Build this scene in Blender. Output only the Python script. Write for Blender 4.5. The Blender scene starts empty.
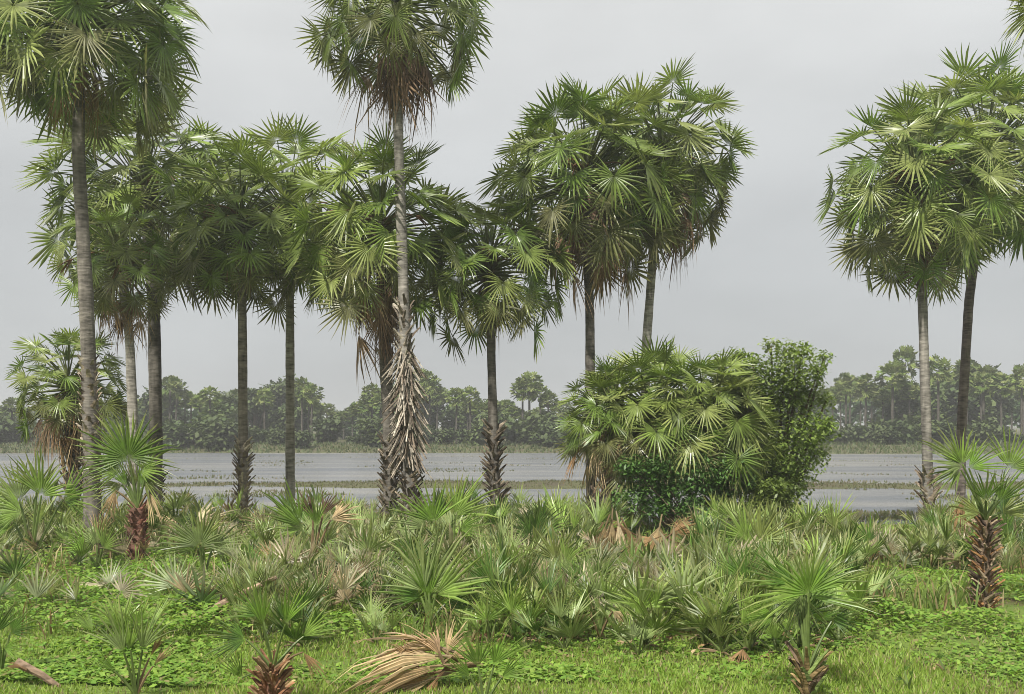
import bpy, math, random
import numpy as np
from mathutils import Vector, noise as mnoise

sc = bpy.context.scene
COL = sc.collection
PI = math.pi
R_ = math.radians
CAMZ, F, HY = 3.0, 1000.0, 425.0       # eye height (m), focal length and horizon line of the photograph (px)

# ------------------------------------------------------------------ helpers
def at(px, py, Y):
    return Vector(((px - 512.0) / F * Y, Y, CAMZ - (py - HY) / F * Y))

def sstep(a, b, v):
    t = min(1.0, max(0.0, (v - a) / (b - a)))
    return t * t * (3 - 2 * t)

def gz(x, y):
    """height of the ground at x, y"""
    n1 = mnoise.noise((x * .22, y * .22, 1.3)); n2 = mnoise.noise((x * .9, y * .9, 4.1))
    if y < 50:
        edge = 30.6 + 2.6 * mnoise.noise((x * .13, 0.2, 7.7)) - 1.6 * sstep(7, 12, x) * (1 - sstep(16, 20, x))
        z = .10 * n1 + .035 * n2 - 1.4 * sstep(edge, edge + 8, y)
        z += .42 * math.exp(-((x - 12.2) / 2.0) ** 2 - ((y - 31.5) / 1.6) ** 2)
        return z
    z = -1.3 + .06 * n1
    wob = 2.6 * mnoise.noise((x * .045, 3.3, 2.0)) + 1.5 * mnoise.noise((x * .17, 3.3, 6.0))
    gap = mnoise.noise((x * .05 + 2.1, y * .1, 0.0))
    z += (.70 + .10 * n1 + .3 * gap + .12 * n2) * math.exp(-((y - 63 - wob) / 5.0) ** 2)
    e2 = 127 + 6 * mnoise.noise((x * .02, 1.1, 5.5))
    z += 1.5 * sstep(e2, e2 + 16, y) + .3 * sstep(150, 400, y)
    return z

def nrm(v):
    return v / (np.linalg.norm(v) + 1e-9)

class B:
    """collects triangles and quads with a colour per vertex; build() links them as ONE mesh object"""
    def __init__(s):
        s.v, s.c, s.t, s.q, s.n = [], [], [], [], 0
    def add(s, v, c, t=None, q=None):
        v = np.asarray(v, float).reshape(-1, 3)
        c = np.asarray(c, float)
        if c.ndim == 1: c = np.tile(c, (len(v), 1))
        if t is not None and len(t): s.t.append(np.asarray(t, np.int64).reshape(-1, 3) + s.n)
        if q is not None and len(q): s.q.append(np.asarray(q, np.int64).reshape(-1, 4) + s.n)
        s.v.append(v); s.c.append(c); s.n += len(v)
    def build(s, name, mat, parent=None, smooth=False, loc=None):
        v = np.concatenate(s.v); c = np.concatenate(s.c)
        t = np.concatenate(s.t) if s.t else np.zeros((0, 3), np.int64)
        q = np.concatenate(s.q) if s.q else np.zeros((0, 4), np.int64)
        me = bpy.data.meshes.new(name)
        me.vertices.add(len(v)); me.vertices.foreach_set('co', v.astype(np.float32).ravel())
        loops = np.concatenate([t.ravel(), q.ravel()]).astype(np.int32)
        me.loops.add(len(loops)); me.loops.foreach_set('vertex_index', loops)
        tot = np.concatenate([np.full(len(t), 3), np.full(len(q), 4)]).astype(np.int32)
        st = np.concatenate([[0], np.cumsum(tot)[:-1]]).astype(np.int32)
        me.polygons.add(len(tot)); me.polygons.foreach_set('loop_start', st)
        me.polygons.foreach_set('loop_total', tot)
        me.polygons.foreach_set('use_smooth', np.full(len(tot), smooth, dtype=bool))
        at_ = me.attributes.new('Col', 'FLOAT_COLOR', 'POINT')
        at_.data.foreach_set('color', np.concatenate([c, np.ones((len(c), 1))], 1).astype(np.float32).ravel())
        me.update(calc_edges=True); me.validate()
        me.materials.append(mat)
        o = bpy.data.objects.new(name, me); COL.objects.link(o)
        if parent: o.parent = parent
        if loc is not None: o.location = loc
        return o

def tag(o, label=None, cat=None, group=None, kind=None):
    if label: o['label'] = label
    if cat: o['category'] = cat
    if group: o['group'] = group
    if kind: o['kind'] = kind
    return o

def empty(name, loc, label, cat, group=None):
    o = bpy.data.objects.new(name, None); COL.objects.link(o)
    o.empty_display_size = .3; o.location = loc
    return tag(o, label, cat, group)

def copy_tree(o, parent=None):
    c = o.copy(); COL.objects.link(c)
    if parent: c.parent = parent
    for ch in list(o.children): copy_tree(ch, c)
    return c

# ------------------------------------------------------------------ materials
def mat_new(name):
    m = bpy.data.materials.new(name); m.use_nodes = True
    nt = m.node_tree; nt.nodes.clear()
    return m, nt.nodes, nt.links

def leaf_mat(name, transl=.3, rough=.42, spec=.5, var=.18, tint=(1, 1, 1)):
    m, n, l = mat_new(name)
    out = n.new('ShaderNodeOutputMaterial'); a = n.new('ShaderNodeAttribute'); a.attribute_name = 'Col'
    oi = n.new('ShaderNodeObjectInfo'); mr = n.new('ShaderNodeMapRange')
    mr.inputs[3].default_value = 1 - var; mr.inputs[4].default_value = 1 + var
    l.new(oi.outputs['Random'], mr.inputs[0])
    geo = n.new('ShaderNodeNewGeometry')
    nz = n.new('ShaderNodeTexNoise'); nz.inputs['Scale'].default_value = 9; nz.inputs['Detail'].default_value = 3
    l.new(geo.outputs['Position'], nz.inputs['Vector'])
    mr2 = n.new('ShaderNodeMapRange'); mr2.inputs[1].default_value = .25; mr2.inputs[2].default_value = .75
    mr2.inputs[3].default_value = .72; mr2.inputs[4].default_value = 1.25
    l.new(nz.outputs['Fac'], mr2.inputs[0])
    mm = n.new('ShaderNodeMath'); mm.operation = 'MULTIPLY'
    l.new(mr.outputs[0], mm.inputs[0]); l.new(mr2.outputs[0], mm.inputs[1])
    vm = n.new('ShaderNodeVectorMath'); vm.operation = 'SCALE'
    l.new(a.outputs['Color'], vm.inputs[0]); l.new(mm.outputs[0], vm.inputs['Scale'])
    p = n.new('ShaderNodeBsdfPrincipled'); p.inputs['Roughness'].default_value = rough
    p.inputs['Specular IOR Level'].default_value = spec
    l.new(vm.outputs[0], p.inputs['Base Color'])
    if transl > 0:
        tb = n.new('ShaderNodeBsdfTranslucent')
        vt = n.new('ShaderNodeVectorMath'); vt.operation = 'MULTIPLY'
        vt.inputs[1].default_value = (1.35, 1.4, .8)
        l.new(vm.outputs[0], vt.inputs[0]); l.new(vt.outputs[0], tb.inputs['Color'])
        mx = n.new('ShaderNodeMixShader'); mx.inputs[0].default_value = transl
        l.new(p.outputs[0], mx.inputs[1]); l.new(tb.outputs[0], mx.inputs[2])
        l.new(mx.outputs[0], out.inputs[0])
    else:
        l.new(p.outputs[0], out.inputs[0])
    return m

def bark_mat(name):
    m, n, l = mat_new(name)
    out = n.new('ShaderNodeOutputMaterial'); p = n.new('ShaderNodeBsdfPrincipled')
    p.inputs['Roughness'].default_value = .9; p.inputs['Specular IOR Level'].default_value = .2
    a = n.new('ShaderNodeAttribute'); a.attribute_name = 'Col'
    tc = n.new('ShaderNodeTexCoord'); mp = n.new('ShaderNodeMapping')
    mp.inputs['Scale'].default_value = (3.5, 3.5, 14)
    l.new(tc.outputs['Object'], mp.inputs[0])
    nz = n.new('ShaderNodeTexNoise'); nz.inputs['Scale'].default_value = 1.2; nz.inputs['Detail'].default_value = 6
    l.new(mp.outputs[0], nz.inputs['Vector'])
    mp2 = n.new('ShaderNodeMapping'); mp2.inputs['Scale'].default_value = (5, 5, .55)
    l.new(tc.outputs['Object'], mp2.inputs[0])
    nz2 = n.new('ShaderNodeTexNoise'); nz2.inputs['Scale'].default_value = 1.1; nz2.inputs['Detail'].default_value = 4
    l.new(mp2.outputs[0], nz2.inputs['Vector'])
    ad = n.new('ShaderNodeMath'); ad.operation = 'ADD'
    l.new(nz.outputs['Fac'], ad.inputs[0]); l.new(nz2.outputs['Fac'], ad.inputs[1])
    mr = n.new('ShaderNodeMapRange'); mr.inputs[1].default_value = .65; mr.inputs[2].default_value = 1.35
    mr.inputs[3].default_value = .3; mr.inputs[4].default_value = 1.8
    l.new(ad.outputs[0], mr.inputs[0])
    vm = n.new('ShaderNodeVectorMath'); vm.operation = 'SCALE'
    l.new(a.outputs['Color'], vm.inputs[0]); l.new(mr.outputs[0], vm.inputs['Scale'])
    l.new(vm.outputs[0], p.inputs['Base Color'])
    bp = n.new('ShaderNodeBump'); bp.inputs['Strength'].default_value = .6; bp.inputs['Distance'].default_value = .04
    l.new(ad.outputs[0], bp.inputs['Height']); l.new(bp.outputs[0], p.inputs['Normal'])
    l.new(p.outputs[0], out.inputs[0])
    return m

M_leaf = leaf_mat('palm_leaf', .28, .34, .42, .10)
M_leafsap = leaf_mat('sapling_leaf', .32, .36, .36, .25)
M_dead = leaf_mat('dry_leaf', .15, .7, .25, .12)
M_broad = leaf_mat('broad_leaf', .3, .4, .5, .08)
M_far = leaf_mat('far_leaf', .2, .6, .3, .22)
M_grass = leaf_mat('grass_blade', .35, .5, .3, 0)
M_bark = bark_mat('palm_bark')

def ground_mat():
    m, n, l = mat_new('soil_and_turf')
    out = n.new('ShaderNodeOutputMaterial'); p = n.new('ShaderNodeBsdfPrincipled')
    p.inputs['Roughness'].default_value = .95; p.inputs['Specular IOR Level'].default_value = .15
    geo = n.new('ShaderNodeNewGeometry')
    nz = n.new('ShaderNodeTexNoise'); nz.inputs['Scale'].default_value = .5; nz.inputs['Detail'].default_value = 8
    nz.inputs['Roughness'].default_value = .65
    l.new(geo.outputs['Position'], nz.inputs['Vector'])
    r = n.new('ShaderNodeValToRGB'); e = r.color_ramp.elements
    e[0].position = .3; e[0].color = (.075, .055, .03, 1)
    e[1].position = .45; e[1].color = (.10, .15, .03, 1)
    e2 = r.color_ramp.elements.new(.7); e2.color = (.17, .22, .05, 1)
    l.new(nz.outputs['Fac'], r.inputs[0])
    sp = n.new('ShaderNodeSeparateXYZ'); l.new(geo.outputs['Position'], sp.inputs[0])
    gr = n.new('ShaderNodeMapRange'); gr.inputs[1].default_value = 30; gr.inputs[2].default_value = 40; l.new(sp.outputs['Y'], gr.inputs[0])
    r3 = n.new('ShaderNodeValToRGB'); e3 = r3.color_ramp.elements
    e3[0].position = .35; e3[0].color = (.085, .075, .05, 1); e3[1].position = .7; e3[1].color = (.10, .115, .045, 1)
    l.new(nz.outputs['Fac'], r3.inputs[0])
    mg = n.new('ShaderNodeMixRGB'); l.new(gr.outputs[0], mg.inputs[0]); l.new(r.outputs[0], mg.inputs[1]); l.new(r3.outputs[0], mg.inputs[2])
    l.new(mg.outputs[0], p.inputs['Base Color'])
    n2 = n.new('ShaderNodeTexNoise'); n2.inputs['Scale'].default_value = 14; n2.inputs['Detail'].default_value = 5
    l.new(geo.outputs['Position'], n2.inputs['Vector'])
    bp = n.new('ShaderNodeBump'); bp.inputs['Distance'].default_value = .08
    l.new(n2.outputs['Fac'], bp.inputs['Height']); l.new(bp.outputs[0], p.inputs['Normal'])
    l.new(p.outputs[0], out.inputs[0])
    return m

def water_mat():
    m, n, l = mat_new('lake_water')
    out = n.new('ShaderNodeOutputMaterial'); p = n.new('ShaderNodeBsdfPrincipled')
    p.inputs['Roughness'].default_value = .22; p.inputs['IOR'].default_value = 1.33
    geo = n.new('ShaderNodeNewGeometry')
    mp0 = n.new('ShaderNodeMapping'); mp0.inputs['Scale'].default_value = (.05, .28, 1)
    l.new(geo.outputs['Position'], mp0.inputs[0])
    nb = n.new('ShaderNodeTexNoise'); nb.inputs['Scale'].default_value = 1; nb.inputs['Detail'].default_value = 5
    l.new(mp0.outputs[0], nb.inputs['Vector'])
    r = n.new('ShaderNodeValToRGB'); e = r.color_ramp.elements
    e[0].position = .38; e[0].color = (.125, .135, .15, 1)
    e[1].position = .66; e[1].color = (.225, .222, .21, 1)
    l.new(nb.outputs['Fac'], r.inputs[0]); l.new(r.outputs[0], p.inputs['Base Color'])
    mp = n.new('ShaderNodeMapping'); mp.inputs['Scale'].default_value = (.9, 2.6, 1)
    l.new(geo.outputs['Position'], mp.inputs[0])
    nz = n.new('ShaderNodeTexNoise'); nz.inputs['Scale'].default_value = 1.3; nz.inputs['Detail'].default_value = 5
    nz.inputs['Roughness'].default_value = .62
    l.new(mp.outputs[0], nz.inputs['Vector'])
    bp = n.new('ShaderNodeBump'); bp.inputs['Strength'].default_value = 1.0; bp.inputs['Distance'].default_value = .4
    l.new(nz.outputs['Fac'], bp.inputs['Height']); l.new(bp.outputs[0], p.inputs['Normal'])
    l.new(p.outputs[0], out.inputs[0])
    return m

# ------------------------------------------------------------------ plant building blocks
def leaf(b, P, Fw, N, Rr, span, S, rng, col, tip=(.30, .27, .12), tipdry=.3, split=.36, fold=.5, cup=.15,
         vee=.25, droop=.25, ragged=.12, nar=.72, jit=.35):
    """one fan leaf: pleated inside, free tapering tips outside"""
    P = np.asarray(P, float); Fw = nrm(np.asarray(Fw, float)); N = np.asarray(N, float)
    N = nrm(N - Fw * N.dot(Fw)); Sd = np.cross(N, Fw)
    da = span / S
    a = -span / 2 + da * (np.arange(S) + .5)
    L = Rr * (1 - .18 * np.abs(a / (span / 2)) ** 2.5) * (1 + ragged * (rng.random(S) - .6))
    aj = a + da * jit * (rng.random(S) - .5)
    stat = [(.03, da / 2, 0), (split, da / 2, 0), ((split + 1) / 2 + .06, da / 2 * split * .78, 1), (1.0, 0, 1)]
    wmid = rng.random(S) * .5 + .75
    dr = droop * (rng.random(S) ** 1.5 * 1.6 + .35)
    tw = (rng.random(S) - .5) * 1.5
    V = np.zeros((S, 8, 3)); k = 0
    def put(idx, rad, ang, up):
        x = rad * np.cos(ang); y = rad * np.sin(ang); s = rad / Rr
        z = cup * Rr * s ** 2 + vee * np.abs(y) + up
        q = P + x[:, None] * Fw + y[:, None] * Sd + z[:, None] * N
        q[:, 2] -= dr * Rr * np.clip(s - .25, 0, 2) ** 2
        V[:, idx] = q
    h = fold * da
    z0 = np.zeros(S)
    put(0, L * .03, a, z0)
    r1 = np.full(S, split * Rr)
    put(1, r1, a - da / 2, z0); put(2, r1, a, z0 + h * split * Rr * .6); put(3, r1, a + da / 2, z0)
    r2 = L * ((split + 1) / 2 + .05); w2 = da / 2 * split * wmid * nar / ((split + 1) / 2) * (.36 / split) ** .25
    put(4, r2, aj - w2, z0 + tw * w2 * Rr); put(5, r2, aj, z0 + h * .5 * split * Rr); put(6, r2, aj + w2, z0 - tw * w2 * Rr)
    put(7, L, aj + da * .3 * (rng.random(S) - .5), z0)
    base = np.asarray(col, float)
    C = np.tile(base, (S, 8, 1)) * (0.70 + .66 * rng.random((S, 1, 1)))
    tipc = np.asarray(tip, float)
    td = np.clip(tipdry * (rng.random(S) * 1.6), 0, 1)[:, None]
    C[:, 7] = C[:, 7] * (1 - td) + tipc * td
    for i in (4, 5, 6): C[:, i] = C[:, i] * (1 - td * .35) + tipc * td * .35
    C[:, 2] *= 1.18; C[:, 5] *= 1.15
    off = (np.arange(S) * 8)[:, None]
    t = np.concatenate([off + np.array([x]) for x in ((0, 1, 2), (0, 2, 3), (4, 7, 5), (5, 7, 6))])
    q = np.concatenate([off + np.array([x]) for x in ((1, 4, 5, 2), (2, 5, 6, 3))])
    b.add(V.reshape(-1, 3), C.reshape(-1, 3), t, q)

def tube(b, pts, rad, col, sides=5, cap=False):
    pts = np.asarray(pts, float); n = len(pts)
    rad = np.broadcast_to(np.asarray(rad, float), (n,))
    T = np.gradient(pts, axis=0)
    ref = np.array([.31, .95, .05]) if abs(nrm(T[0])[1]) < .8 else np.array([1., 0, 0])
    V = np.zeros((n, sides, 3))
    for i in range(n):
        t = nrm(T[i]); u = nrm(np.cross(ref, t)); w = np.cross(t, u)
        for k in range(sides):
            an = 2 * PI * k / sides
            V[i, k] = pts[i] + rad[i] * (math.cos(an) * u + math.sin(an) * w)
    q = [(i * sides + k, i * sides + (k + 1) % sides, (i + 1) * sides + (k + 1) % sides, (i + 1) * sides + k)
         for i in range(n - 1) for k in range(sides)]
    c = np.asarray(col, float)
    if c.ndim == 2: c = np.repeat(c, sides, axis=0)
    t = None
    if cap: t = [((n - 1) * sides, (n - 1) * sides + k, (n - 1) * sides + k + 1) for k in range(1, sides - 1)]
    b.add(V.reshape(-1, 3), c, t, q)

def petiole(b, p0, d0, Lp, sag, col, w=.03, n=5):
    p0 = np.asarray(p0, float); d0 = nrm(np.asarray(d0, float))
    ts = np.linspace(0, 1, n)
    pts = p0 + np.outer(ts, d0) * Lp; pts[:, 2] -= sag * Lp * ts ** 2
    tube(b, pts, np.linspace(w * 1.4, w * .6, n), col, 4)
    tan = d0 * Lp; tan = tan.copy(); tan[2] -= 2 * sag * Lp
    return pts[-1], nrm(tan)

GREENS = [(.105, .165, .028), (.132, .188, .036), (.160, .208, .048), (.112, .152, .032), (.195, .228, .070)]
OLIVE = [(.140, .145, .055), (.115, .125, .042), (.165, .165, .075)]
TANS = [(.30, .21, .11), (.24, .155, .075), (.36, .27, .155), (.19, .115, .055)]
RUST = [(.17, .11, .065), (.21, .145, .09), (.125, .08, .05)]

def axis_dir(ax, th, ph):
    ax = nrm(ax); u = nrm(np.cross(ax, [0.2, 1, .1])); w = np.cross(ax, u)
    return math.cos(th) * ax + math.sin(th) * (math.cos(ph) * u + math.sin(ph) * w)

def crown(b, apex, ax, n, Lp, Rr, th0, th1, rng, S=22, dens=1.0, bend=(28, 82), sag=.08, droop=.08, skip=None, span=(235, 300)):
    ga = 2.39996
    ph0 = rng.random() * 6.28
    c0, c1 = math.cos(R_(th0)), math.cos(R_(th1))
    for i in range(n):
        u = (i + .5) / n
        th = math.acos(c0 + (c1 - c0) * u) + (rng.random() - .5) * .22
        ph = ph0 + i * ga + (rng.random() - .5) * .5
        d = axis_dir(ax, th, ph)
        if skip and skip(d, rng): continue
        lp = Lp * (.66 + .46 * rng.random() ** .7)
        p0 = np.asarray(apex) - np.asarray(ax) * (.55 * u)
        young = u < .25
        col = np.array(OLIVE[rng.integers(3)] if (u > .72 and rng.random() < .55) else GREENS[rng.integers(5)])
        col = col * (.85 + .3 * rng.random())
        e, tn = petiole(b, p0, d, lp, sag * (.5 + rng.random()), (.13, .15, .05), .028)
        up = np.array([0, 0, 1.]); nn = up - tn * up.dot(tn)
        if np.linalg.norm(nn) < .25: nn = d - tn * d.dot(tn) + axis_dir(ax, 1.57, ph) * -.3
        nn = nrm(nn)
        bd = R_(bend[0] + (bend[1] - bend[0]) * rng.random()) * (.25 + .75 * min(1, th / 1.1))
        fw = tn * math.cos(bd) - nn * math.sin(bd)
        sd = np.cross(nn, tn)
        n2 = nn * math.cos(bd) + tn * math.sin(bd)
        ro = (rng.random() - .5) * 1.2
        n2 = n2 * math.cos(ro) + sd * math.sin(ro)
        leaf(b, e, fw, n2, Rr * (.85 + .28 * rng.random()), R_(span[0] + (span[1] - span[0]) * rng.random()), S, rng, col,
             tipdry=.12 + .3 * u, droop=droop * (.6 + .8 * rng.random()), vee=.05 + .3 * rng.random(), cup=-.12 + .28 * rng.random(), ragged=.2, nar=.62 + .14 * rng.random(), jit=.55, split=.27 + .08 * rng.random())

def dead_skirt(b, apex, ax, n, Rr, rng, pal, th=(148, 176), Lp=.55, S=14, spn=(60, 120)):
    for i in range(n):
        t = R_(th[0] + (th[1] - th[0]) * rng.random()); ph = rng.random() * 6.28
        d = axis_dir(ax, t, ph)
        p0 = np.asarray(apex) - np.asarray(ax) * (.35 + .5 * rng.random())
        col = np.array(pal[rng.integers(len(pal))]) * (.8 + .4 * rng.random())
        e, tn = petiole(b, p0 + axis_dir(ax, PI / 2, ph) * .15, d, Lp * (.6 + .8 * rng.random()), .2, col * .8, .025)
        nn = axis_dir(ax, PI / 2, ph + (rng.random() - .5) * 1.2)
        leaf(b, e, tn, nn, Rr * (.7 + .5 * rng.random()), R_(spn[0] + (spn[1] - spn[0]) * rng.random()), S, rng, col,
             tip=col * 1.3, tipdry=.5, vee=-.5 - .5 * rng.random(), cup=-.1, droop=.5, fold=.8, split=.25, ragged=.5, nar=.5, jit=1.0)

def trunk_mesh(b, pts, r0, r1, col, rng, sides=16, flare=1.35, step=.16):
    """ringed, slightly irregular palm stem along a polyline"""
    pts = np.asarray(pts, float)
    seg = np.linalg.norm(np.diff(pts, axis=0), axis=1); cum = np.concatenate([[0], np.cumsum(seg)])
    n = int(cum[-1] / step) + 2
    s = np.linspace(0, cum[-1], n)
    P = np.stack([np.interp(s, cum, pts[:, k]) for k in range(3)], 1)
    # smooth the path a little
    for _ in range(6): P[1:-1] = (P[:-2] + P[1:-1] * 2 + P[2:]) / 4
    u = s / s[-1]
    r = (r0 + (r1 - r0) * u) * .76
    r = r * (1 + (flare - 1) * np.exp(-s / .55)) * (1 + .045 * (rng.random(n) - .5) + .03 * np.sin(s * 2.1 + rng.random() * 6))
    V = np.zeros((n, sides, 3)); C = np.zeros((n, sides, 3))
    ph = rng.random() * 6
    for k in range(sides):
        an = 2 * PI * k / sides
        rr = r * (1 + .05 * np.sin(3 * an + ph + s * .3) + .035 * (rng.random(n) - .5))
        V[:, k] = P + np.stack([rr * math.cos(an), rr * math.sin(an), 0 * rr], 1)
    ring = (.8 + .4 * rng.random(n))[:, None, None]
    C[:] = np.asarray(col) * ring * (.9 + .2 * rng.random((n, sides, 1)))
    q = [(i * sides + k, i * sides + (k + 1) % sides, (i + 1) * sides + (k + 1) % sides, (i + 1) * sides + k)
         for i in range(n - 1) for k in range(sides)]
    t = [((n - 1) * sides, (n - 1) * sides + k, (n - 1) * sides + k + 1) for k in range(1, sides - 1)]
    b.add(V.reshape(-1, 3), C.reshape(-1, 3), t, q)
    return P, r

def stubs(b, P, r, z0, z1, num, ln, w, rng, pals, spread=.55, tilt=.5):
    """old leaf-stalk stumps left on a stem: flat tapering wedges pointing up and out, crossing one another"""
    zs = P[:, 2]
    for i in range(num):
        z = z0 + (z1 - z0) * (i + rng.random()) / num
        j = int(np.clip(np.searchsorted(zs, z), 0, len(zs) - 1))
        an = i * 2.39996 + rng.random() * .6
        o = np.array([math.cos(an), math.sin(an), 0]); tg = np.array([-o[1], o[0], 0])
        sgn = 1 if rng.random() < .5 else -1
        d = nrm(o * (.25 + tilt * rng.random()) + tg * sgn * spread * (.4 + rng.random()) + np.array([0, 0, .9 if ln < .6 else -.95]))
        L = ln * (.6 + .7 * rng.random()); ww = w * (.7 + .6 * rng.random())
        p0 = P[j] * 1.0; p0[2] = z; p0 = p0 + o * r[j] * .85
        side = nrm(np.cross(d, o)); th = .022
        c = np.array(pals[rng.integers(len(pals))]) * (.7 + .6 * rng.random())
        ps = []
        for f, wf in ((0, 1.25), (.5, .8), (1, .55)):
            q = p0 + d * L * f + o * .05 * f * f
            ps += [q - side * ww * wf / 2, q + o * th + side * 0, q + side * ww * wf / 2, q - o * th]
        qd = [(s * 4 + k, s * 4 + (k + 1) % 4, (s + 1) * 4 + (k + 1) % 4, (s + 1) * 4 + k) for s in (0, 1) for k in range(4)] + [(8, 9, 10, 11)]
        b.add(ps, c, None, qd)

def palm(label, base, bend_pts, r0, r1, cr, seed, group='tall palmyra palms', stubspec=None, skirt=None, barkcol=(.19, .17, .145), stalks=0):
    """tall fan palm: base = world point, bend_pts = trunk polyline relative to the base, last one the crown's heart"""
    rng = np.random.default_rng(seed)
    root = empty('palm_tree', base, label, 'palm tree', group)
    b = B(); P, r = trunk_mesh(b, [(0, 0, -.25)] + bend_pts, r0, r1, barkcol, rng)
    tr = b.build('trunk', M_bark, root, True)
    if stubspec:
        sb = B()
        for s in stubspec: stubs(sb, P, r, *s[:2], *s[2:5], rng, s[5], *(s[6:] if len(s) > 6 else ()))
        sb.build('leaf_stubs', M_bark, tr)
    apex = P[-1].copy(); ax = nrm(P[-1] - P[-6])
    b = B(); crown(b, apex, ax, rng=rng, **cr)
    # the bundle of spear leaves and sheaths in the heart
    for k in range(5):
        d = axis_dir(ax, .12 + .12 * rng.random(), rng.random() * 6.28)
        leaf(b, apex + d * .5, d, axis_dir(ax, 1.57, rng.random() * 6.28), cr['Rr'] * .9, R_(50), 9, rng, (.10, .145, .04), vee=-.8, cup=0, droop=.05)
    for k in range(26):
        d = axis_dir(ax, .5 + .9 * rng.random(), rng.random() * 6.28)
        petiole(b, apex - ax * (.75 * rng.random()), d, .45, .05, (.14, .11, .06), .05, 3)
    b.build('crown', M_leaf, root)
    if skirt:
        b = B(); dead_skirt(b, apex, ax, skirt[0], skirt[1], rng, skirt[2], *(skirt[3:]))
        b.build('dead_skirt', M_dead, root)
    if stalks:
        b = B()
        for k in range(stalks):
            d = axis_dir(ax, .9 + .5 * rng.random(), rng.random() * 6.28)
            e, tn = petiole(b, apex, d, 1.0 + .4 * rng.random(), .35, (.20, .12, .055), .028, 6)
            for m in range(4):
                petiole(b, e, tn + (rng.random(3) - .5) * .9, .4, .3, (.17, .09, .045), .022, 4)
        b.build('flower_stalks', M_dead, root)
    return root

# ------------------------------------------------------------------ setting
def build_ground():
    xs = np.unique(np.concatenate([np.linspace(-1500, -160, 24), np.linspace(-160, -26, 50), np.linspace(-26, 26, 150), np.linspace(26, 160, 50), np.linspace(160, 1500, 24)]))
    ys = np.unique(np.concatenate([np.linspace(-60, 6, 14), np.linspace(6, 46, 130), np.linspace(46, 180, 140), np.linspace(180, 2400, 40)]))
    V = np.array([(x, y, gz(x, y)) for y in ys for x in xs])
    nx, ny = len(xs), len(ys)
    q = [(j * nx + i, j * nx + i + 1, (j + 1) * nx + i + 1, (j + 1) * nx + i) for j in range(ny - 1) for i in range(nx - 1)]
    b = B(); b.add(V, (.1, .1, .05), None, q)
    o = b.build('ground', ground_mat(), None, True); tag(o, kind='structure')
    b = B(); b.add([(-900, 33, -.8), (900, 33, -.8), (900, 160, -.8), (-900, 160, -.8)], (.1, .1, .1), None, [(0, 1, 2, 3)])
    o = b.build('water', water_mat(), None); tag(o, kind='structure')
build_ground()

# ---- grass and creepers: scattered leaf-sized faces
def vnoise(x, y, s, sx=0.):
    return mnoise.noise((x * s + sx, y * s - sx, sx))

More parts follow.
